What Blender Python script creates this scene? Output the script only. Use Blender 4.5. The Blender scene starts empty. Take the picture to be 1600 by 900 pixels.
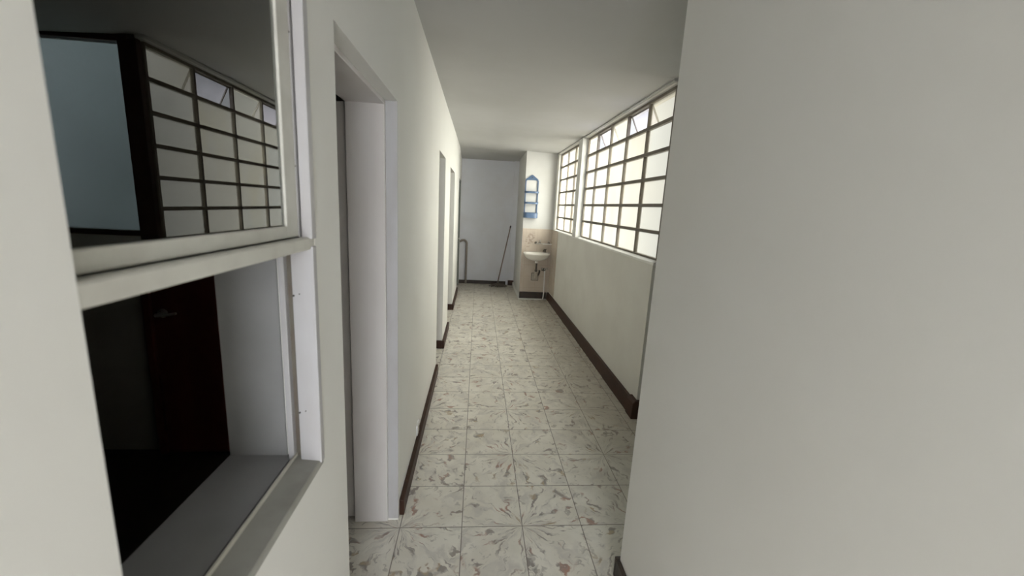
import bpy, bmesh, math, random
from mathutils import Matrix, Vector
random.seed(4)
S = bpy.context.scene
SKY_A, SKY_B = 19.5, 1.0
COL = S.collection

# ------------------------------------------------------------------ nodes
class NT:
    """small helper for building node materials"""
    def __init__(s, name):
        s.m = bpy.data.materials.new(name); s.m.use_nodes = True
        s.t = s.m.node_tree; s.t.nodes.clear()
        s.out = s.t.nodes.new('ShaderNodeOutputMaterial')
        s.tc = s.t.nodes.new('ShaderNodeTexCoord')
        s.obj = s.tc.outputs['Object']
    def n(s, typ, **kw):
        k = s.t.nodes.new(typ)
        for a, b in kw.items(): setattr(k, a, b)
        return k
    def put(s, sock, v):
        if isinstance(v, bpy.types.NodeSocket): s.t.links.new(v, sock)
        elif isinstance(v, (tuple, list)) and sock.type == 'RGBA' and len(v) == 3: sock.default_value = (*v, 1)
        else: sock.default_value = v
    def M(s, op, a, b=0.0, c=0.0, clamp=False):
        k = s.n('ShaderNodeMath', operation=op, use_clamp=clamp)
        s.put(k.inputs[0], a); s.put(k.inputs[1], b); s.put(k.inputs[2], c)
        return k.outputs[0]
    def step(s, x, lo, hi):
        k = s.n('ShaderNodeMapRange', interpolation_type='SMOOTHSTEP')
        s.put(k.inputs['Value'], x); s.put(k.inputs['From Min'], lo); s.put(k.inputs['From Max'], hi)
        return k.outputs[0]
    def mix(s, f, a, b):
        k = s.n('ShaderNodeMix', data_type='RGBA')
        s.put(k.inputs[0], f); s.put(k.inputs[6], a); s.put(k.inputs[7], b)
        return k.outputs[2]
    def mul(s, a, b):
        k = s.n('ShaderNodeMix', data_type='RGBA', blend_type='MULTIPLY')
        s.put(k.inputs[0], 1.0); s.put(k.inputs[6], a); s.put(k.inputs[7], b)
        return k.outputs[2]
    def sep(s, v):
        k = s.n('ShaderNodeSeparateXYZ'); s.put(k.inputs[0], v); return k.outputs
    def xyz(s, x=0.0, y=0.0, z=0.0):
        k = s.n('ShaderNodeCombineXYZ')
        s.put(k.inputs[0], x); s.put(k.inputs[1], y); s.put(k.inputs[2], z); return k.outputs[0]
    def noise(s, v, scale, detail=3, rough=.55, dist=0.0):
        k = s.n('ShaderNodeTexNoise'); s.put(k.inputs['Vector'], v); s.put(k.inputs['Scale'], scale)
        s.put(k.inputs['Detail'], detail); s.put(k.inputs['Roughness'], rough); s.put(k.inputs['Distortion'], dist)
        return k.outputs['Fac']
    def white(s, v):
        k = s.n('ShaderNodeTexWhiteNoise', noise_dimensions='3D'); s.put(k.inputs['Vector'], v)
        return k.outputs['Value']
    def scl(s, v, xyz):
        k = s.n('ShaderNodeVectorMath', operation='MULTIPLY'); s.put(k.inputs[0], v); s.put(k.inputs[1], xyz)
        return k.outputs[0]
    def bump(s, h, strength=.2, dist=.002):
        k = s.n('ShaderNodeBump'); s.put(k.inputs['Height'], h)
        k.inputs['Strength'].default_value = strength; k.inputs['Distance'].default_value = dist
        return k.outputs[0]
    def bsdf(s, col, rough=.6, metal=0.0, normal=None, spec=.5, trans=0.0):
        k = s.n('ShaderNodeBsdfPrincipled')
        s.put(k.inputs['Base Color'], col); s.put(k.inputs['Roughness'], rough)
        s.put(k.inputs['Metallic'], metal); s.put(k.inputs['Specular IOR Level'], spec)
        s.put(k.inputs['Transmission Weight'], trans)
        if normal is not None: s.put(k.inputs['Normal'], normal)
        s.t.links.new(k.outputs[0], s.out.inputs[0])
        return k

def paint(name, col, col2=None, rough=.6, nscale=2.2, amt=.5, bumps=.25, grain=60, metal=0.0, spec=.4, stretch=(1, 1, 1)):
    t = NT(name)
    v = t.scl(t.obj, stretch)
    f = t.step(t.noise(v, nscale, 5), .35, .7)
    c = t.mix(t.M('MULTIPLY', f, amt), col, col2 or tuple(x*.9 for x in col))
    h = t.noise(v, grain, 4)
    t.bsdf(c, rough, metal, t.bump(h, bumps, .0015), spec)
    return t.m

WALLC = (.79, .78, .74)
M = {}
M['wall'] = paint('wall_paint', WALLC, (.76, .745, .70), .62, 1.6, .8, .35, 45)
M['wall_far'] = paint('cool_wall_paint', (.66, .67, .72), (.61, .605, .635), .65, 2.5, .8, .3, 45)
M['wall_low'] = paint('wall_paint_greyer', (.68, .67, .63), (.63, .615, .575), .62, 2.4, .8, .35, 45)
M['plaster_shade'] = paint('shaded_reveal_plaster', (.33, .33, .33), (.28, .28, .28), .7, 5, .7, .3, 40)  # shade of the window reveal is put into this grey
M['sill_board'] = paint('dull_sill_paint', (.36, .355, .32), (.28, .27, .24), .5, 12, .7, .3, 30)
M['trim_light'] = paint('cream_edge_paint', (.62, .60, .52), (.5, .48, .42), .5, 12, .6)
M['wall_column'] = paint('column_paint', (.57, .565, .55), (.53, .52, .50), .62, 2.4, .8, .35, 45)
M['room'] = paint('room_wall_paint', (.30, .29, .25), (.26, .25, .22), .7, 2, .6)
M['ceil'] = paint('ceiling_paint', (.50, .495, .485), (.455, .45, .435), .7, 1.1, .9, .3, 40)
M['wood_white'] = paint('white_gloss_paint', (.50, .495, .505), (.40, .375, .365), .42, 9, .55, .3, 30, stretch=(1, 1, .25))
M['lining'] = paint('worn_lining_paint', (.70, .67, .655), (.62, .57, .55), .45, 5, .6, .2, 20, stretch=(1, 1, .3))
M['frame_cream'] = paint('old_cream_paint', (.62, .61, .55), (.48, .46, .41), .5, 12, .6, .3, 30)
M['brown'] = paint('brown_base_paint', (.050, .022, .014), (.032, .016, .011), .5, 14, .8, .3, 30, spec=.25)
M['brown_dark'] = paint('black_brown_base', (.03, .024, .02), (.055, .035, .025), .45, 14, .8)
M['mahogany'] = paint('mahogany_door', (.085, .016, .009), (.055, .01, .006), .4, 6, .8, .2, 20, stretch=(1, 1, .12))
M['steel'] = paint('window_steel_paint', (.165, .15, .12), (.13, .10, .08), .6, 18, .7, .4, 60)
M['pillar'] = paint('mullion_paint', (.66, .66, .64), (.58, .57, .53), .5, 8, .5)
M['sill'] = paint('sill_paint', (.78, .78, .76), (.68, .67, .63), .5, 10, .6)
M['trim_strip'] = paint('edge_strip', (.70, .68, .62), (.32, .28, .22), .6, 9, .9)
M['pipe'] = paint('tan_pipe', (.27, .235, .205), (.22, .19, .165), .6, 9, .7)
M['ceramic'] = paint('white_ceramic', (.80, .78, .73), (.74, .70, .63), .18, 4, .5, .05, 10, spec=.6)
M['chrome'] = paint('old_chrome', (.50, .48, .45), (.30, .28, .25), .3, 20, .7, .1, 30, metal=.85)
M['darkmetal'] = paint('dark_metal', (.10, .09, .08), (.06, .05, .04), .4, 20, .7, .1, 30, metal=.6)
M['white_plastic'] = paint('white_plastic', (.80, .80, .79), (.72, .72, .70), .4, 10, .4, .05, 20)
M['grey_plate'] = paint('grey_plate', (.42, .38, .32), (.34, .30, .26), .5, 20, .7)
M['blue'] = paint('blue_plastic', (.055, .10, .185), (.085, .14, .24), .3, 12, .7, .05, 20, spec=.6)
M['stick'] = paint('mop_stick', (.20, .15, .12), (.13, .09, .07), .5, 20, .8, .2, 20, stretch=(1, 1, .1))
M['mop'] = paint('mop_strings', (.16, .135, .115), (.09, .075, .065), .95, 60, .9, .8, 120)
M['black'] = paint('black_rubber', (.02, .02, .02), None, .5)
M['greendoor'] = paint('grey_green_door', (.22, .235, .22), (.16, .17, .16), .5, 6, .6)

def floor_mat():
    t = NT('marbled_tile'); W = .3
    X, Y, Z = t.sep(t.obj)
    u = t.M('DIVIDE', t.M('SUBTRACT', X, -.0258), W); v = t.M('DIVIDE', t.M('SUBTRACT', Y, 1.7652), W)
    cell = t.xyz(t.M('FLOOR', u), t.M('FLOOR', v), 0.0)
    seed = t.white(cell)
    up = t.M('PINGPONG', t.M('ADD', u, 41.0), 1.0); vp = t.M('PINGPONG', t.M('ADD', v, 40.0), 1.0)
    wob = t.noise(t.obj, 11, 3)
    r = t.M('SQRT', t.M('ADD', t.M('MULTIPLY', up, up), t.M('MULTIPLY', vp, vp)))
    th = t.M('ADD', t.M('ARCTAN2', vp, up), t.M('MULTIPLY', t.M('SUBTRACT', wob, .5), .7))
    sd = t.M('MULTIPLY', seed, 37.0)
    pv = t.xyz(t.M('MULTIPLY', r, 2.3), t.M('MULTIPLY', th, 4.6), sd)
    n1 = t.noise(pv, 1.4, 2, .45, .3)
    streak = t.step(n1, .57, .69)
    n2 = t.noise(t.xyz(t.M('MULTIPLY', r, 4.2), t.M('MULTIPLY', th, 9.0), t.M('ADD', sd, 5.0)), 1.5, 2, .45, .3)
    fine = t.M('MULTIPLY', t.step(n2, .61, .70), .42)
    hue = t.noise(t.xyz(u, v, sd), 2.1, 2)
    base = t.mix(t.step(t.noise(t.obj, 5, 4), .35, .65), (.85, .815, .735), (.77, .73, .645))
    haze = t.mix(t.step(t.noise(pv, .9, 3), .45, .7), base, (.66, .625, .57))
    vein = t.mix(t.step(hue, .40, .50), (.17, .155, .145), (.235, .18, .155))
    vein = t.mix(t.step(hue, .545, .60), vein, (.36, .13, .07))
    vein = t.mix(t.step(hue, .42, .37), vein, (.42, .29, .14))
    vein = t.mix(t.M('MULTIPLY', t.step(n2, .45, .55), .35), vein, (.22, .17, .175))
    c = t.mix(t.M('MULTIPLY', streak, .75), haze, vein)
    c = t.mix(fine, c, (.24, .21, .19))
    # worn dirt towards the window side and the far end
    dx = t.step(t.M('ADD', X, t.M('MULTIPLY', t.noise(t.obj, 3, 4), .5)), .62, 1.40)
    dy = t.step(t.M('ADD', Y, t.M('MULTIPLY', t.noise(t.obj, 1.5, 3), 2.0)), 5.2, 9.4)
    dirt = t.M('MAXIMUM', t.M('MULTIPLY', dx, .46), t.M('MULTIPLY', dy, .50))
    c = t.mix(dirt, c, (.20, .17, .13))
    fu = t.M('FRACT', u); fv = t.M('FRACT', v)
    eu = t.M('MINIMUM', fu, t.M('SUBTRACT', 1.0, fu)); ev = t.M('MINIMUM', fv, t.M('SUBTRACT', 1.0, fv))
    e = t.M('MINIMUM', eu, ev)
    g = t.step(e, .0105, .0045)
    c = t.mix(t.M('MULTIPLY', g, .8), c, (.155, .13, .105))
    h = t.M('SUBTRACT', t.M('MULTIPLY', wob, .15), g)
    t.bsdf(c, t.M('ADD', .30, t.M('MULTIPLY', t.noise(t.obj, 6, 4), .22)), 0.0, t.bump(h, .25, .001), .45)
    return t.m
M['floor'] = floor_mat()
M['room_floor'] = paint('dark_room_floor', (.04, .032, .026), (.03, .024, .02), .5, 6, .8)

def tile_mat():
    """pinkish cream wall tiles with a faded brown flower spray"""
    t = NT('cream_wall_tile')
    X, Y, Z = t.sep(t.obj)
    hu = t.M('ADD', X, Y)                       # runs along either wall
    u = t.M('DIVIDE', t.M('SUBTRACT', hu, .76), .20); v = t.M('DIVIDE', Z, .2)
    fu = t.M('FRACT', t.M('ADD', u, 20.0)); fv = t.M('FRACT', v)
    e = t.M('MINIMUM', t.M('MINIMUM', fu, t.M('SUBTRACT', 1.0, fu)), t.M('MINIMUM', fv, t.M('SUBTRACT', 1.0, fv)))
    g = t.step(e, .022, .008)
    base = t.mix(t.step(t.noise(t.obj, 4, 4), .35, .7), (.56, .485, .41), (.49, .42, .35))
    # flower: a leaning stem with petals
    px = t.M('SUBTRACT', X, .89); pz = t.M('SUBTRACT', Z, 1.03)
    axis = t.M('SUBTRACT', px, t.M('MULTIPLY', pz, .35))
    em = t.M('ADD', t.M('POWER', t.M('DIVIDE', t.M('ABSOLUTE', axis), .085), 2.0), t.M('POWER', t.M('DIVIDE', t.M('ABSOLUTE', pz), .17), 2.0))
    n = t.noise(t.obj, 30, 4, .6, 0)
    fl = t.M('MULTIPLY', t.step(em, 1.0, .3), t.step(n, .46, .58))
    c = t.mix(t.M('MULTIPLY', fl, .6), base, (.27, .20, .17))
    c = t.mix(t.M('MULTIPLY', g, .35), c, (.40, .31, .24))
    t.bsdf(c, .25, 0.0, t.bump(t.M('SUBTRACT', 0.0, g), .2, .001), .5)
    return t.m
M['tile'] = tile_mat()

def frosted(name, ca, cb, cc, ribs=False, clear=.92):
    """milky daylight-passing glass"""
    t = NT(name)
    X, Y, Z = t.sep(t.obj)
    cell = t.xyz(t.M('FLOOR', t.M('DIVIDE', t.M('SUBTRACT', Y, 2.88), .47)), t.M('FLOOR', t.M('DIVIDE', t.M('SUBTRACT', Z, 1.235), .197)), 3.0)
    w = t.white(cell)
    c = t.mix(t.step(w, .2, .9), ca, cb)
    c = t.mix(t.M('MULTIPLY', t.step(t.noise(t.scl(t.obj, (1, 1, .5)), 2.6, 3), .45, .7), .6), c, cc)
    tr = t.n('ShaderNodeBsdfTranslucent'); t.put(tr.inputs[0], c)
    gl = t.n('ShaderNodeBsdfGlossy'); t.put(gl.inputs[0], (.9, .9, .9)); gl.inputs['Roughness'].default_value = .25
    df = t.n('ShaderNodeBsdfDiffuse'); t.put(df.inputs[0], (.5, .48, .42))
    if ribs:
        k = t.n('ShaderNodeTexWave'); k.bands_direction = 'Z'; k.inputs['Scale'].default_value = 40
        t.put(k.inputs['Vector'], t.obj)
        b = t.bump(k.outputs['Fac'], .6, .004); t.put(tr.inputs['Normal'], b); t.put(gl.inputs['Normal'], b)
    a0 = t.n('ShaderNodeMixShader'); a0.inputs[0].default_value = .12
    t.t.links.new(tr.outputs[0], a0.inputs[1]); t.t.links.new(df.outputs[0], a0.inputs[2])
    th = t.n('ShaderNodeBsdfTransparent'); t.put(th.inputs[0], t.mix(.45, c, (.90, .94, .96)))   # thin milky film: part of the daylight goes straight on
    a = t.n('ShaderNodeMixShader'); a.inputs[0].default_value = clear
    t.t.links.new(a0.outputs[0], a.inputs[1]); t.t.links.new(th.outputs[0], a.inputs[2])
    b = t.n('ShaderNodeMixShader'); b.inputs[0].default_value = .04
    t.t.links.new(a.outputs[0], b.inputs[1]); t.t.links.new(gl.outputs[0], b.inputs[2])
    t.t.links.new(b.outputs[0], t.out.inputs[0])
    return t.m
M['pane'] = frosted('frosted_cream_glass', (.79, .74, .62), (.75, .72, .63), (.78, .71, .53))
M['pane_vent'] = frosted('frosted_pale_glass', (.74, .69, .70), (.71, .68, .70), (.62, .58, .59), clear=.9)
M['pane_teal'] = frosted('ribbed_teal_glass', (.50, .585, .575), (.50, .585, .575), (.46, .54, .53), True, .80)

def clear_glass():
    t = NT('clear_glass')
    tr = t.n('ShaderNodeBsdfTransparent'); tr.inputs[0].default_value = (.93, .96, .95, 1)
    gl = t.n('ShaderNodeBsdfGlossy'); gl.inputs['Roughness'].default_value = .0; gl.inputs[0].default_value = (.95, .97, .97, 1)
    fr = t.n('ShaderNodeFresnel'); fr.inputs[0].default_value = 1.52
    f = t.M('MULTIPLY', fr.outputs[0], 1.8, clamp=True)
    a = t.n('ShaderNodeMixShader'); t.put(a.inputs[0], f)
    t.t.links.new(tr.outputs[0], a.inputs[1]); t.t.links.new(gl.outputs[0], a.inputs[2])
    t.t.links.new(a.outputs[0], t.out.inputs[0])
    return t.m
M['glass'] = clear_glass()

# ------------------------------------------------------------------ mesh helpers
def box(bm, x0, x1, y0, y1, z0, z1):
    if x0 > x1: x0, x1 = x1, x0
    if y0 > y1: y0, y1 = y1, y0
    vs = [bm.verts.new((x, y, z)) for x in (x0, x1) for y in (y0, y1) for z in (z0, z1)]
    for q in ((0, 1, 3, 2), (4, 6, 7, 5), (0, 4, 5, 1), (2, 3, 7, 6), (0, 2, 6, 4), (1, 5, 7, 3)):
        bm.faces.new([vs[i] for i in q])

def tube(bm, pts, rad, seg=12, cap=True):
    pts = [Vector(p) for p in pts]
    rs = rad if isinstance(rad, (list, tuple)) else [rad]*len(pts)
    rings = []; prev = None
    for i, p in enumerate(pts):
        d = (pts[min(i+1, len(pts)-1)] - pts[max(i-1, 0)]).normalized()
        if prev is None:
            a = Vector((0, 0, 1)) if abs(d.z) < .9 else Vector((1, 0, 0))
            n = d.cross(a).normalized()
        else:
            n = (prev - d*prev.dot(d)).normalized()
        prev = n; b = d.cross(n)
        rings.append([bm.verts.new(p + rs[i]*(math.cos(2*math.pi*k/seg)*n + math.sin(2*math.pi*k/seg)*b)) for k in range(seg)])
    for a, b in zip(rings, rings[1:]):
        for k in range(seg):
            bm.faces.new((a[k], a[(k+1) % seg], b[(k+1) % seg], b[k]))
    if cap:
        bm.faces.new(rings[0][::-1]); bm.faces.new(rings[-1])

def loft(bm, rings, cap0=True, cap1=True):
    vr = [[bm.verts.new(p) for p in r] for r in rings]
    n = len(vr[0])
    for a, b in zip(vr, vr[1:]):
        for k in range(n): bm.faces.new((a[k], a[(k+1) % n], b[(k+1) % n], b[k]))
    if cap0: bm.faces.new(vr[0][::-1])
    if cap1: bm.faces.new(vr[-1])

def prism(bm, poly, axis, a, b):
    """extrude a 2D outline along an axis between a and b"""
    def P(q, t):
        return {'x': (t, q[0], q[1]), 'y': (q[0], t, q[1]), 'z': (q[0], q[1], t)}[axis]
    loft(bm, [[P(q, a) for q in poly], [P(q, b) for q in poly]])

def build(name, bm, mat, parent=None, smooth=False, bevel=0.0, kind=None):
    bmesh.ops.recalc_face_normals(bm, faces=bm.faces)
    me = bpy.data.meshes.new(name); bm.to_mesh(me); bm.free()
    me.materials.append(M[mat])
    o = bpy.data.objects.new(name, me); COL.objects.link(o)
    if smooth:
        for p in me.polygons: p.use_smooth = True
        try: me.set_sharp_from_angle(angle=math.radians(40))
        except Exception: pass
    if bevel:
        b = o.modifiers.new('bevel', 'BEVEL'); b.width = bevel; b.segments = 2; b.limit_method = 'ANGLE'
    if parent: o.parent = parent; o.matrix_parent_inverse = parent.matrix_world.inverted()
    if kind: o['kind'] = kind
    return o

def boxes(name, lst, mat, parent=None, bevel=0.0, kind=None):
    bm = bmesh.new()
    for b in lst: box(bm, *b)
    return build(name, bm, mat, parent, bevel=bevel, kind=kind)

def empty(name, loc, label=None, cat=None, group=None, kind=None):
    o = bpy.data.objects.new(name, None); o.location = loc; o.empty_display_size = .1
    COL.objects.link(o)
    o.matrix_world = Matrix.Translation(loc)
    tag(o, label, cat, group, kind)
    return o

def tag(o, label=None, cat=None, group=None, kind=None):
    if label: o['label'] = label
    if cat: o['category'] = cat
    if group: o['group'] = group
    if kind: o['kind'] = kind
    return o

def struct(name, lst, mat, bevel=0.0, label=None):
    o = boxes(name, lst, mat, bevel=bevel, kind='structure')
    if label: o['label'] = label
    return o

# ------------------------------------------------------------------ setting
XL, XB = -.344, -.550            # left wall: corridor face, room face
TOP = 2.70
YB = 8.2                         # end wall
YE = -2.2                        # unseen hall end behind the camera, opening sized for the light

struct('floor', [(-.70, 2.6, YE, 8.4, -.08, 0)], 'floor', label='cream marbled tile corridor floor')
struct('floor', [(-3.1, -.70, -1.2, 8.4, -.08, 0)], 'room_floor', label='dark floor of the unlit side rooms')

# corridor ceiling: drops slightly towards the window side
def ceil_z(x): return 2.512 + (x - XL)*(2.442 - 2.512)/(1.27 - XL)
bm = bmesh.new()
ring = lambda y, x: [(XL - .1, y, ceil_z(XL - .1)), (x, y, ceil_z(x)), (x, y, TOP), (XL - .1, y, TOP)]
loft(bm, [ring(YE, 2.6), ring(2.95, 2.6)]); loft(bm, [ring(2.95, 1.42), ring(8.35, 1.42)])
build('ceiling', bm, 'ceil', kind='structure')['label'] = 'white corridor ceiling'
bm = bmesh.new()
prism(bm, [(7.25, 2.53), (8.35, 2.395), (8.35, TOP), (7.25, TOP)], 'x', XL - .1, 1.42)
build('ceiling', bm, 'ceil', kind='structure')['label'] = 'lowered ceiling strip at the end wall'
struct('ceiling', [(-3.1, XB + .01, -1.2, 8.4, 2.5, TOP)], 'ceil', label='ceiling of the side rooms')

# left wall with window 1 and the four doorways
Z1, Z2 = 1.958, 2.00
D1 = (1.067, 1.819); D2 = (3.67, 4.335); D3 = (5.07, 6.02); D4 = (7.30, 8.02)
W1 = (.378, .905, .945, 2.02)
L = [(XB, XL, YE, W1[0], 0, TOP), (XB, XL, W1[0], W1[1], 0, W1[2]), (XB, XL, W1[0], W1[1], W1[3], TOP),
     (XB, XL, W1[1], D1[0], 0, TOP), (XB, XL, *D1, Z1, TOP), (XB, XL, D1[1], D2[0], 0, TOP),
     (XB, XL, *D2, Z2, TOP), (XB, XL, D2[1], D3[0], 0, TOP), (XB, XL, *D3, 1.982, TOP),
     (XB, XL, D3[1], D4[0], 0, TOP), (XB, XL, *D4, 1.99, TOP), (XB, XL, D4[1], YB, 0, TOP)]
struct('wall_left', L, 'wall')

# side rooms behind the left wall
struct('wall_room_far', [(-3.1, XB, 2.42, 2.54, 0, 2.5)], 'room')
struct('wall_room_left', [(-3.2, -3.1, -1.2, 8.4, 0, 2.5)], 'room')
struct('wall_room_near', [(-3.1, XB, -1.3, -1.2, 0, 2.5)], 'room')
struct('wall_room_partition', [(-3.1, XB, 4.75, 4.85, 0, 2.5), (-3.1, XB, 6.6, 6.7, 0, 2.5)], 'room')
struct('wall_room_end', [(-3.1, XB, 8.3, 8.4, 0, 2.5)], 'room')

# near right wall, recess behind it, window wall
XN, YN = .663, 1.462
struct('wall_right_near', [(XN, XN + .15, YE, YN, 0, 2.55), (XN + .15, 2.5, YN - .15, YN, 0, 2.55)], 'wall')
XW, XG = 1.27, 1.32
ZS, ZT = 1.215, 2.412
struct('wall_right', [(XW, 1.42, 2.85, YB + .15, 0, ZS), (XW, 1.42, 2.85, YB + .15, ZT + .012, TOP),
                      (XW, 1.42, 6.80, YB + .15, ZS, ZT + .012)], 'wall_low')
struct('wall_recess_back', [(1.42, 2.5, 2.85, 2.98, 0, 1.25), (1.42, 2.5, 2.85, 2.98, 2.42, 2.6), (2.22, 2.5, 2.85, 2.98, 1.25, 2.42)], 'wall')
struct('wall_recess_right', [(2.5, 2.6, YN - .15, 3.0, 0, 2.6)], 'wall')
# boxed column carrying the basin, end wall
struct('wall_column', [(.757, XW, 6.95, YB, 0, 2.6)], 'wall_column')
struct('wall_added_hall_end', [(XL, -.27, YE - .1, YE, 0, 2.6), (.60, XN, YE - .1, YE, 0, 2.6), (-.27, .60, YE - .1, YE, 2.35, 2.6)], 'wall')  # unseen wall added to narrow the opening and limit light from behind
struct('wall_back', [(XL - .1, .80, YB, YB + .15, 0, 2.6)], 'wall_far')
struct('trim_1', [(.665, .757, YB - .05, YB, 0, 2.42)], 'wall_far', label='pale flat pilaster in the far corner')

# skirting
H = .088
bl = lambda *a, mat='brown', name='baseboard_left': struct(name, [*a], mat, bevel=.004)
bl((XL, XL + .024, D1[1] + .03, D2[0] - .02, 0, H))
bl((XL, XL + .024, D2[1] - .022, D3[0] - .01, 0, H), (XL - .16, XL, D2[1] - .022, D2[1], 0, H))
bl((XL, XL + .024, D3[1] - .022, D4[0], 0, H), (XL - .16, XL, D3[1] - .022, D3[1], 0, H))
bl((XL, XL + .022, YE, D1[0] - .02, 0, H))
bl((XL, .60, YB - .022, YB, 0, .068), mat='brown_dark', name='baseboard_back')
bl((.64, .757, YB - .078, YB - .05, 0, .10), mat='brown', name='baseboard_back')
bl((.735, .757, 6.95, YB - .08, 0, .07), mat='pillar', name='baseboard_column')
bl((.757, 1.235, 6.922, 6.95, .012, .125), mat='brown_dark', name='baseboard_column')
bm = bmesh.new()
prism(bm, [(1.236, 0), (XW, 0), (XW, .132), (1.246, .125)], 'y', 2.93, 6.95)
build('baseboard_right', bm, 'brown', kind='structure', bevel=.004)
bm = bmesh.new()
prism(bm, [(1.226, 0), (1.46, 0), (1.46, .150), (1.246, .150), (1.232, .128)], 'y', 2.82, 2.95)
build('baseboard_right', bm, 'brown', kind='structure', bevel=.006)
bl((XN - .018, XN, YE, YN, 0, .095), (XN - .018, XN + .15, YN, YN + .018, 0, .095), mat='brown_dark', name='baseboard_near')
bl((1.46, 2.5, 2.828, 2.85, 0, .12), mat='brown', name='baseboard_recess')
# pale broken mortar line at the foot of the right skirting and the column
bm = bmesh.new(); y = 3.6
while y < 6.8:
    l = random.uniform(.25, .9); w = random.uniform(.006, .011)
    box(bm, 1.236 - w, 1.236, y, min(y + l, 6.85), 0, .006); y += l + random.uniform(.03, .16)
build('trim_2', bm, 'trim_strip', kind='structure')['label'] = 'pale broken line at foot of right skirting'
struct('trim_3', [(.735, 1.14, 6.87, 6.922, 0, .014)], 'sill', label='white strip on floor below basin')

# wall tiles round the basin
struct('trim_4', [(.757, XW - .008, 6.942, 6.95, .125, 1.215)], 'tile', bevel=.002, label='cream wall tiles with faded flower')
struct('trim_5', [(XW - .008, XW, 6.45, 6.95, .145, 1.213)], 'tile', bevel=.002, label='cream wall tiles beside basin')
# window sill and lintel edge
bm = bmesh.new()
prism(bm, [(1.262, ZS - .016), (1.36, ZS - .016), (1.36, ZS + .02), (1.315, ZS + .018), (1.262, ZS + .002)], 'y', 2.83, 6.80)
build('trim_6', bm, 'sill', kind='structure', bevel=.003)['label'] = 'white sloping window sill'
bm = bmesh.new()
prism(bm, [(1.255, 2.430), (1.30, 2.422), (1.36, 2.408), (1.36, 2.46), (1.262, 2.46)], 'y', 2.83, 6.80)
build('trim_7', bm, 'ceil', kind='structure')['label'] = 'pale lintel strip over the steel window'

# ------------------------------------------------------------------ big steel window in the right wall
ROWS = [ZS + .018 + i*(ZT - ZS - .018)/6 for i in range(7)]
def steel_window(name, cols, vents, label):
    t = empty(name, (XG, (cols[0] + cols[-1])/2, ZS), kind='structure'); t['label'] = label
    bm = bmesh.new()
    for i, z in enumerate(ROWS):
        w = .0125 if 0 < i < 6 else .011
        box(bm, XG - .016, XG + .012, min(cols), max(cols), z - w, z + w)
    for i, y in enumerate(cols):
        w = .0105
        box(bm, XG - .0155, XG + .0115, y - w, y + w, ROWS[0], ROWS[-1])
    build('window_frame', bm, 'steel', t)
    bm = bmesh.new(); cs = sorted(cols)
    for a, b in zip(cs, cs[1:]):
        for i in range(6):
            if i == 5 and any(a - .01 < v < b for v in vents): continue
            box(bm, XG + .002, XG + .006, a + .004, b - .004, ROWS[i] + .004, ROWS[i+1] - .004)
    build('window_panes', bm, 'pane', t)
    for v in vents:
        a = max(c for c in cs if c <= v); b = min(c for c in cs if c > v)
        h = ROWS[6] - ROWS[5] - .02
        for nm, mt, d in (('vent_pane', 'pane_vent', .002), ('vent_frame', 'steel', .008)):
            bm = bmesh.new()
            if nm == 'vent_pane': box(bm, -.002, .002, a + .014, b - .014, -h + .004, -.004)
            else:
                for q in ((a + .011, a + .020, -h, 0), (b - .020, b - .011, -h, 0), (a + .011, b - .011, -h, -h + .009), (a + .011, b - .011, -.009, 0)):
                    box(bm, -.006, .006, *q)
            bmesh.ops.rotate(bm, verts=bm.verts, cent=(0, 0, 0), matrix=Matrix.Rotation(math.radians(-27), 3, 'Y'))
            bmesh.ops.translate(bm, verts=bm.verts, vec=(XG + .014, 0, ROWS[6] - .011))
            build(nm, bm, mt, t)
    return t
steel_window('window_2', [5.15, 4.745, 4.27, 3.80, 3.33, 2.885], [3.5, 4.5], 'near part of the frosted steel grid window with tilted vents')
steel_window('window_3', [6.79, 6.29, 5.81, 5.35], [], 'far part of the frosted steel grid window, three columns wide')
struct('trim_8', [(1.236, 1.345, 5.165, 5.345, ZS + .004, 2.425)], 'pillar', bevel=.004, label='grey white mullion between the two window parts')

# recess window: ribbed bluish glass in a brown frame (seen mirrored in the near glass)
w = empty('window_4', (1.85, 2.9, 1.25), kind='structure'); w['label'] = 'ribbed bluish glass window in brown frame'
boxes('window_frame', [(1.31, 1.415, 2.83, 2.87, 1.23, 2.46), (2.12, 2.22, 2.84, 2.91, 1.25, 2.42), (1.415, 2.12, 2.84, 2.91, 1.25, 1.285), (1.415, 2.12, 2.84, 2.91, 2.40, 2.46)], 'brown', w, .003)
boxes('window_pane', [(1.405, 2.13, 2.865, 2.871, 1.28, 2.405)], 'pane_teal', w)

# ------------------------------------------------------------------ near window in the left wall
w = empty('window_1', (XL, .64, .945), kind='structure'); w['label'] = 'white wooden sash window, lower half open'
y0, y1 = W1[0], W1[1]
bm = bmesh.new()
for (ya, yb) in ((y1 - .019, y1), (y0, y0 + .012)):
    fr = 0 if ya > .5 else .024                               # near boards sit behind the wall edge
    box(bm, -.387, -.341 - fr, ya, yb, .955, 1.458)            # outer board of the lower half
    box(bm, -.414, -.402, ya, yb, .955, W1[3])
    if ya > .5: box(bm, -.361, -.340, ya - .003, yb, 1.474, W1[3])
box(bm, -.424, -.340, y0, y1, W1[3] - .012, W1[3])
build('window_frame', bm, 'wood_white', w, bevel=.0015)
boxes('groove_shade_strip', [(-.402, -.387, y1 - .004, y1 - .001, .966, 1.452)], 'steel', w)  # dark strip at the back of the slot paints in its shade
bm = bmesh.new()                                               # sill: board, ridge, rear lip
prism(bm, [(-.400, .945), (-.3435, .945), (-.3435, .958), (-.346, .961), (-.396, .966), (-.400, .966)], 'y', y0, y1)
sl = build('window_sill', bm, 'sill_board', w, bevel=.0012)
bm = bmesh.new()
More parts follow.
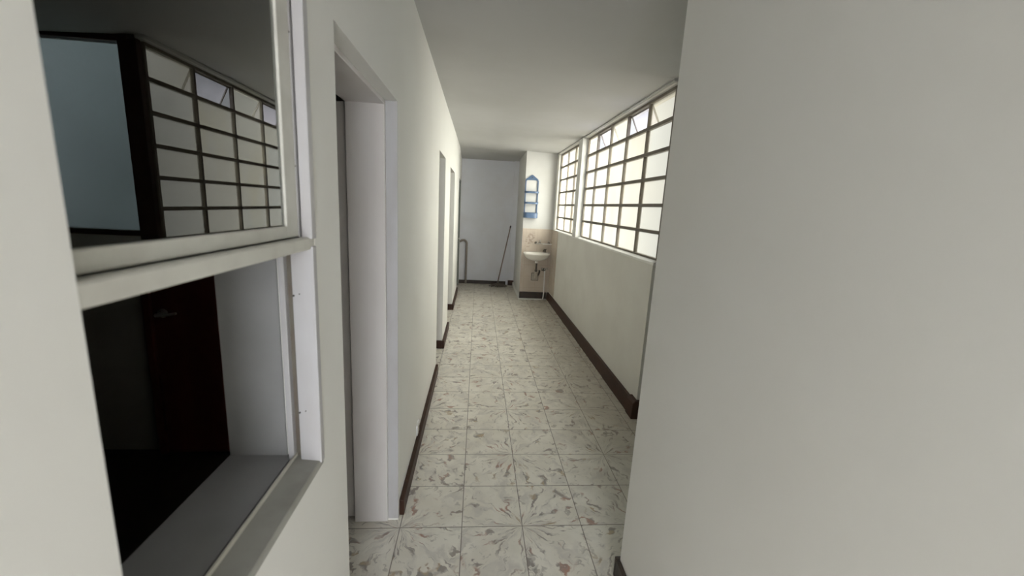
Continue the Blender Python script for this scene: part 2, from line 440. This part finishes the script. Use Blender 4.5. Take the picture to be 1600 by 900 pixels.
prism(bm, [(-.404, .945), (-.3995, .945), (-.3995, .974), (-.404, .974)], 'y', y0, y1)
build('sill_ridge', bm, 'trim_light', sl, bevel=.001)
struct('trim_9', [(XB, -.412, y0, y1, .945, .966), (XB, -.424, y1 - .004, y1, .966, W1[3])], 'plaster_shade', label='inner sill and reveal lining of the near window, greyed for shade')  # thin lining added to darken reveal and sill, shade held in its colour
bm = bmesh.new()                                               # transom
prism(bm, [(-.402, 1.452), (-.346, 1.452), (-.3445, 1.455), (-.3445, 1.474), (-.347, 1.477), (-.362, 1.477), (-.362, 1.472), (-.402, 1.472)], 'y', y0, y1)
build('transom', bm, 'frame_cream', w, bevel=.001)
sash = boxes('sash', [(-.386, -.364, .828, .876, 1.479, W1[3] - .013), (-.386, -.364, y0 + .013, .828, 1.479, 1.502)], 'frame_cream', w, .002)
boxes('sash_glass', [(-.3700, -.3692, y0 + .014, .832, 1.500, W1[3] - .02)], 'glass', sash)
boxes('stop_bead', [(-.385, -.3635, .877, .890, 1.477, W1[3] - .012)], 'wood_white', w, .0015)
boxes('rear_rail', [(-.401, -.390, y0, y1 - .02, 1.473, 1.516)], 'frame_cream', w, .0015)
bm = bmesh.new()
for (xx, zz, yy) in ((-.3655, 1.618, .8765), (-.3655, 1.86, .8765), (-.384, 1.352, .8855), (-.372, 1.356, .8855), (-.384, 1.082, .8855), (-.371, 1.086, .8855)):
    tube(bm, [(xx, yy + .003, zz), (xx, yy - .0012, zz)], .0022 if xx < -.375 or zz > 1.4 else .0013, 10)
build('screws', bm, 'darkmetal', w, smooth=True)

# ------------------------------------------------------------------ doorways
d = empty('door_1', (XL - .1, D1[1], 0), kind='structure'); d['label'] = 'open doorway with white lining beside near window'
boxes('door_lining', [(-.548, -.392, D1[1] - .016, D1[1], .004, Z1 - .016), (-.548, -.392, D1[0], D1[1], Z1 - .018, Z1), (-.548, -.392, D1[0], D1[0] + .014, .004, Z1 - .016)], 'lining', d, .002)
boxes('door_edge_board', [(-.391, XL + .0015, D1[1] - .004, D1[1], .012, Z1 - .001)], 'wood_white', d, .004)
boxes('door_leaf', [(-.592, -.555, D1[1] + .012, 2.40, .012, 1.945)], 'lining', d, .003)
bm = bmesh.new()
tube(bm, [(-.60, 2.33, .95), (-.64, 2.33, .95), (-.645, 2.25, .95)], .009, 10)
build('door_handle', bm, 'chrome', d, smooth=True)

d = empty('door_2', (-1.45, 2.42, 0), kind='structure'); d['label'] = 'dark red brown wooden door in the unlit room'
boxes('door_leaf', [(-1.80, -1.02, 2.385, 2.42, .005, 2.12)], 'mahogany', d, .003)
boxes('door_frame', [(-1.845, -1.803, 2.37, 2.42, 0, 2.17), (-1.017, -.975, 2.37, 2.42, 0, 2.17), (-1.803, -1.017, 2.37, 2.42, 2.123, 2.17)], 'mahogany', d, .004)
bm = bmesh.new()
tube(bm, [(-1.745, 2.385, .872), (-1.745, 2.378, .872)], .026, 16)
tube(bm, [(-1.745, 2.38, .872), (-1.745, 2.335, .872)], .010, 12)
tube(bm, [(-1.750, 2.335, .872), (-1.70, 2.332, .875), (-1.645, 2.34, .885)], [.011, .009, .007], 12)
build('door_handle', bm, 'chrome', d, smooth=True)

d = empty('door_3', (XL - .05, 7.66, 0), kind='structure'); d['label'] = 'dark grey green door at far end of left wall'
boxes('door_frame', [(-.40, XL + .002, D4[0], D4[0] + .04, 0, 1.99), (-.40, XL + .002, D4[1] - .04, D4[1], 0, 1.99), (-.40, XL + .002, D4[0] + .04, D4[1] - .04, 1.95, 1.99)], 'greendoor', d, .003)
boxes('door_leaf', [(-.40, -.365, D4[0] + .045, D4[1] - .045, .01, 1.945)], 'greendoor', d, .003)
bm = bmesh.new()
tube(bm, [(-.366, 7.42, .95), (-.335, 7.42, .95), (-.33, 7.50, .95)], .010, 10)
build('door_handle', bm, 'chrome', d, smooth=True)

# ------------------------------------------------------------------ objects
# power socket low on the left wall
t = empty('power_socket', (XL, 2.46, .10), 'small white power socket plate low on left wall above brown skirting', 'power socket')
boxes('face_plate', [(XL, XL + .009, 2.42, 2.50, .095, .168)], 'white_plastic', t, .002)
boxes('socket_insert', [(XL + .009, XL + .0115, 2.438, 2.482, .112, .151)], 'grey_plate', t, .001)

# basin
def dring(cx, yw, hw, dep, z, n=40):
    """D-shaped ring: flat along the wall at y=yw, rounded towards -y"""
    out = []
    for k in range(n):
        a = 2*math.pi*k/n
        c, s_ = math.cos(a), math.sin(a)
        x = hw*math.copysign(abs(c)**.75, c)
        yy = math.copysign(abs(s_)**.8, s_)
        y = yw - dep*.5 + yy*dep*.5 if yy > 0 else yw - dep*.5 + yy*dep*.5
        out.append((cx + x, y, z))
    return out
CX = .993
sk = empty('wash_basin', (CX, 6.94, .68), 'small white ceramic wall basin on cream tiles at corridor end', 'sink')
bm = bmesh.new(); yw = 6.94
rings = []
def R(hw, dep, z, off=0): rings.append(dring(CX, yw - off, hw, dep, z))
R(.045, .10, .690, .10); R(.085, .17, .700, .065); R(.150, .26, .722, .03); R(.195, .315, .760, .012)
R(.213, .342, .795); R(.222, .352, .806); R(.222, .352, .822); R(.216, .344, .828, .003)
R(.190, .255, .826, .075); R(.182, .243, .816, .081); R(.160, .215, .775, .092); R(.10, .145, .738, .125); R(.03, .04, .728, .17)
loft(bm, rings)
build('bowl', bm, 'ceramic', sk, smooth=True)
bm = bmesh.new()
tube(bm, [(CX, 6.76, .729), (CX, 6.76, .733)], .022, 16)
build('drain_ring', bm, 'chrome', sk, smooth=True)
bm = bmesh.new()
tube(bm, [(CX+.01, 6.78, .695), (CX+.01, 6.78, .655)], [.028, .026], 16)
build('drain_collar', bm, 'ceramic', sk, smooth=True)
bm = bmesh.new()
pts = [(CX+.01, 6.78, .66), (CX+.01, 6.78, .50), (CX+.012, 6.782, .46), (CX+.03, 6.80, .44), (CX+.06, 6.83, .445), (CX+.075, 6.85, .475), (CX+.085, 6.88, .495), (CX+.09, 6.94, .50)]
tube(bm, pts, .016, 12)
tube(bm, [(CX+.01, 6.78, .545), (CX+.01, 6.78, .515)], .023, 12)
build('drain_trap', bm, 'darkmetal', sk, smooth=True)
bm = bmesh.new()
tube(bm, [(CX+.012, 6.785, .505), (CX+.012, 6.785, .40)], [.028, .031], 16)
build('trap_cup', bm, 'grey_plate', sk, smooth=True)

# tap on the right of the basin
tp = empty('basin_tap', (1.155, 6.90, .826), 'small dark metal tap on right back corner of the basin', 'tap')
bm = bmesh.new()
tube(bm, [(1.155, 6.90, .826), (1.155, 6.90, .836)], .024, 14)
tube(bm, [(1.155, 6.90, .83), (1.155, 6.90, .872)], [.015, .013], 12)
build('tap_body', bm, 'darkmetal', tp, smooth=True)
bm = bmesh.new()
tube(bm, [(1.155, 6.90, .858), (1.135, 6.86, .868), (1.115, 6.82, .864), (1.105, 6.80, .846)], [.010, .010, .009, .009], 12)
build('spout', bm, 'darkmetal', tp, smooth=True)
bm = bmesh.new()
box(bm, 1.128, 1.182, 6.893, 6.907, .872, .882); box(bm, 1.148, 1.162, 6.873, 6.927, .8725, .8815)
build('tap_handle', bm, 'darkmetal', tp, bevel=.002)

# angle valve and white supply pipe
vl = empty('supply_valve', (1.165, 6.94, 0), 'chrome water valve with white pipe running down tiles to floor', 'valve')
bm = bmesh.new()
tube(bm, [(1.13, 6.942, .52), (1.13, 6.90, .52)], .014, 12)
tube(bm, [(1.13, 6.90, .52), (1.165, 6.90, .525)], .013, 12)
tube(bm, [(1.165, 6.942, .525), (1.165, 6.93, .525)], .028, 14)
tube(bm, [(1.165, 6.935, .525), (1.165, 6.88, .525)], .013, 12)
build('valve_body', bm, 'darkmetal', vl, smooth=True)
bm = bmesh.new()
tube(bm, [(1.165, 6.882, .548), (1.205, 6.882, .556), (1.225, 6.884, .540)], [.010, .012, .009], 10)
tube(bm, [(1.165, 6.882, .53), (1.165, 6.878, .55)], .009, 10)
tube(bm, [(1.13, 6.90, .535), (1.115, 6.89, .558)], [.012, .016], 10)
build('valve_handle', bm, 'chrome', vl, smooth=True)
bm = bmesh.new()
tube(bm, [(1.172, 6.90, .515), (1.174, 6.90, .30), (1.178, 6.90, .14), (1.172, 6.895, .05), (1.160, 6.89, .0)], .010, 10)
build('supply_pipe', bm, 'white_plastic', vl, smooth=True)
t = empty('wall_plate', (.995, 6.942, .36), 'square greyish cover plate on tiles under the basin drain', 'cover plate')
boxes('plate', [(.955, 1.065, 6.934, 6.942, .335, .455)], 'grey_plate', t, .003)
boxes('plate_rim', [(.948, 1.072, 6.936, 6.942, .328, .462)], 'darkmetal', t, .001)

# toiletry shelf above the basin
sh = empty('towel_rail', (1.13, 6.94, .98), 'thin chrome rail with knobs on tiles above the basin', 'towel rail')
bm = bmesh.new()
tube(bm, [(.985, 6.88, .972), (1.258, 6.88, .975)], .008, 10)
build('rail_bar', bm, 'chrome', sh, smooth=True)
boxes('rail_shelf', [(1.10, 1.258, 6.865, 6.905, .962, .972)], 'white_plastic', sh, .003)
for x in (.99, 1.06, 1.215):
    bm = bmesh.new()
    tube(bm, [(x, 6.942, .98), (x, 6.88, .978)], .008, 10)
    tube(bm, [(x, 6.935, .98), (x, 6.942, .98)], .020, 14)
    build('bracket', bm, 'darkmetal', sh, smooth=True)
for x, z in ((1.005, 1.0), (1.055, 1.015), (1.205, 1.012)):
    bm = bmesh.new()
    tube(bm, [(x, 6.88, .977), (x, 6.88, z)], .005, 8)
    tube(bm, [(x, 6.88, z), (x, 6.88, z + .016)], [.013, .011], 12)
    build('knob', bm, 'chrome', sh, smooth=True)

# blue hanging shower caddy
cd = empty('shower_caddy', (.868, 6.95, 1.39), 'blue plastic three tier caddy with pointed top hung above basin', 'shower caddy')
bm = bmesh.new()
cx, hw, wd, yb, yf = .868, .112, .020, 6.948, 6.934
out = [(cx - hw, 1.40), (cx + hw, 1.40), (cx + hw, 1.995), (cx + hw - .012, 2.022), (cx + .014, 2.086), (cx, 2.092), (cx - .014, 2.086), (cx - hw + .012, 2.022), (cx - hw, 1.995)]
inn = [(cx - hw + wd, 1.42), (cx + hw - wd, 1.42), (cx + hw - wd, 1.985), (cx + hw - wd - .010, 2.004), (cx + .010, 2.008), (cx, 2.008), (cx - .010, 2.008), (cx - hw + wd + .010, 2.004), (cx - hw + wd, 1.985)]
loft(bm, [[(a, yf, b) for a, b in out], [(a, yb, b) for a, b in out], [(a, yb, b) for a, b in inn], [(a, yf, b) for a, b in inn], [(a, yf, b) for a, b in out]], False, False)
bmesh.ops.remove_doubles(bm, verts=bm.verts, dist=1e-5)
build('back_frame', bm, 'blue', cd, bevel=.002)
bm = bmesh.new()
tube(bm, [(cx, 6.948, 2.045), (cx, 6.925, 2.045)], .009, 12)
build('hanging_knob', bm, 'darkmetal', cd, smooth=True)
def tray(z, h, floor_h, dep, hw2):
    bm = bmesh.new(); n = 18
    def arc(d, w, z_):
        return [(cx + w*math.copysign(abs(math.cos(a))**.6, math.cos(a)), 6.934 - d*abs(math.sin(a))**.6, z_) for a in [math.pi*k/n for k in range(n + 1)]]
    loft(bm, [arc(dep, hw2, z), arc(dep, hw2, z + h), arc(dep - .004, hw2 - .004, z + h), arc(dep - .004, hw2 - .004, z + floor_h)], True, True)
    return bm
for z, h in ((1.795, .022), (1.622, .022)):
    s_ = build('tray', tray(z, h, .006, .088, .118), 'blue', cd)
    bm = bmesh.new()                                              # scalloped lip
    p = []
    for k in range(33):
        a = math.pi*k/32
        p.append((cx + .119*math.copysign(abs(math.cos(a))**.6, math.cos(a)), 6.934 - .089*abs(math.sin(a))**.6, z + h + .004 + .003*math.cos(k*1.57)))
    tube(bm, p, .0045, 8)
    build('lip', bm, 'blue', s_, smooth=True)
s_ = build('basket', tray(1.392, .085, .006, .088, .120), 'blue', cd)
bm = bmesh.new()
tube(bm, [(cx + .121*math.copysign(abs(math.cos(a))**.6, math.cos(a)), 6.934 - .09*abs(math.sin(a))**.6, 1.478) for a in [math.pi*k/32 for k in range(33)]], .005, 8)
build('lip', bm, 'blue', s_, smooth=True)

# mop leaning in the far corner
mp = empty('mop', (.45, 8.0, 0), 'grey string mop with long brown handle leaning on far wall', 'mop')
A = Vector((.425, 7.99, .035)); B = Vector((.645, 8.135, 1.185))
bm = bmesh.new()
tube(bm, [A, B], [.0115, .0105], 12)
build('handle', bm, 'stick', mp, smooth=True)
bm = bmesh.new()
dv = (B - A).normalized()
tube(bm, [B - dv*.035, B - dv*.01, B + dv*.008], [.0135, .0145, .009], 12)
build('end_cap', bm, 'black', mp, smooth=True)
bm = bmesh.new()
tube(bm, [A - dv*.005, A + dv*.07], [.026, .015], 12)
build('head_socket', bm, 'darkmetal', mp, smooth=True)
bm = bmesh.new()
for k in range(110):
    a = random.uniform(0, 2*math.pi); l = random.uniform(.09, .185)
    ex, ey = math.cos(a)*l*1.05, math.sin(a)*l*.72
    p0 = Vector((.435, 7.985, random.uniform(.02, .045)))
    c1 = random.uniform(-.02, .02)
    pts = [p0, p0 + Vector((ex*.4 + c1, ey*.4, .004)), p0 + Vector((ex*.75 - c1, ey*.75, -.006)), Vector((.435 + ex, 7.985 + ey, .007))]
    for q in pts: q.z = max(q.z, .006)
    tube(bm, pts, .006, 5)
build('mop_head', bm, 'mop', mp, smooth=True)

# bent drain pipe at the far left corner
bm = bmesh.new()
pts = [(-.205, 8.175, 0), (-.205, 8.175, .80)] + [(-.205 - .065*(1 - math.cos(a)), 8.165, .80 + .065*math.sin(a)) for a in [math.pi/2*k/6 for k in range(1, 7)]] + [(-.30, 8.165, .862), (-.344, 8.165, .835)]
tube(bm, pts, .022, 14)
o = build('bent_pipe', bm, 'pipe', None, smooth=True)
tag(o, 'dull tan pipe rising up far wall and bending left', 'pipe')

# ------------------------------------------------------------------ light
wd = bpy.data.worlds.new('overcast'); S.world = wd; wd.use_nodes = True
nt = wd.node_tree; bg = nt.nodes['Background']
# hazy bright sky: brightest high on the right and behind the hall, dimmer ahead
tc = nt.nodes.new('ShaderNodeTexCoord')
dt = nt.nodes.new('ShaderNodeVectorMath'); dt.operation = 'DOT_PRODUCT'
dt.inputs[1].default_value = Vector((.72, -.56, .43)).normalized()
nt.links.new(tc.outputs['Generated'], dt.inputs[0])
def wm(op, a, b):
    k = nt.nodes.new('ShaderNodeMath'); k.operation = op
    for s_, v in zip(k.inputs, (a, b)):
        if isinstance(v, bpy.types.NodeSocket): nt.links.new(v, s_)
        else: s_.default_value = v
    return k.outputs[0]
lobe = wm('POWER', wm('MAXIMUM', dt.outputs['Value'], 0.0), 1.2)
nt.links.new(wm('ADD', wm('MULTIPLY', lobe, SKY_A), SKY_B), bg.inputs[1])
bg.inputs[0].default_value = (.95, .97, 1.0, 1)

# ------------------------------------------------------------------ camera
f, p, y, r, h = 641.3, .1955, .0902, .0531, 1.5615
fw = Vector((math.sin(y)*math.cos(p), math.cos(y)*math.cos(p), -math.sin(p)))
rt = Vector((math.cos(y), -math.sin(y), 0)); up = rt.cross(fw)
c_, s_ = math.cos(r), math.sin(r)
R_ = c_*rt + s_*up; U_ = -s_*rt + c_*up
cam = bpy.data.cameras.new('camera'); co = bpy.data.objects.new('camera', cam); COL.objects.link(co)
co.matrix_world = Matrix(((R_.x, U_.x, -fw.x, 0), (R_.y, U_.y, -fw.y, 0), (R_.z, U_.z, -fw.z, h), (0, 0, 0, 1)))
cam.sensor_width = 36; cam.sensor_fit = 'HORIZONTAL'; cam.lens = f/1600*36; cam.clip_start = .02
cam.dof.use_dof = True; cam.dof.focus_distance = 2.6; cam.dof.aperture_fstop = 3.2
S.camera = co
S.view_settings.view_transform = 'Standard'; S.view_settings.look = 'None'
S.view_settings.gamma = 1; S.view_settings.use_curve_mapping = False
S.view_settings.exposure = 0
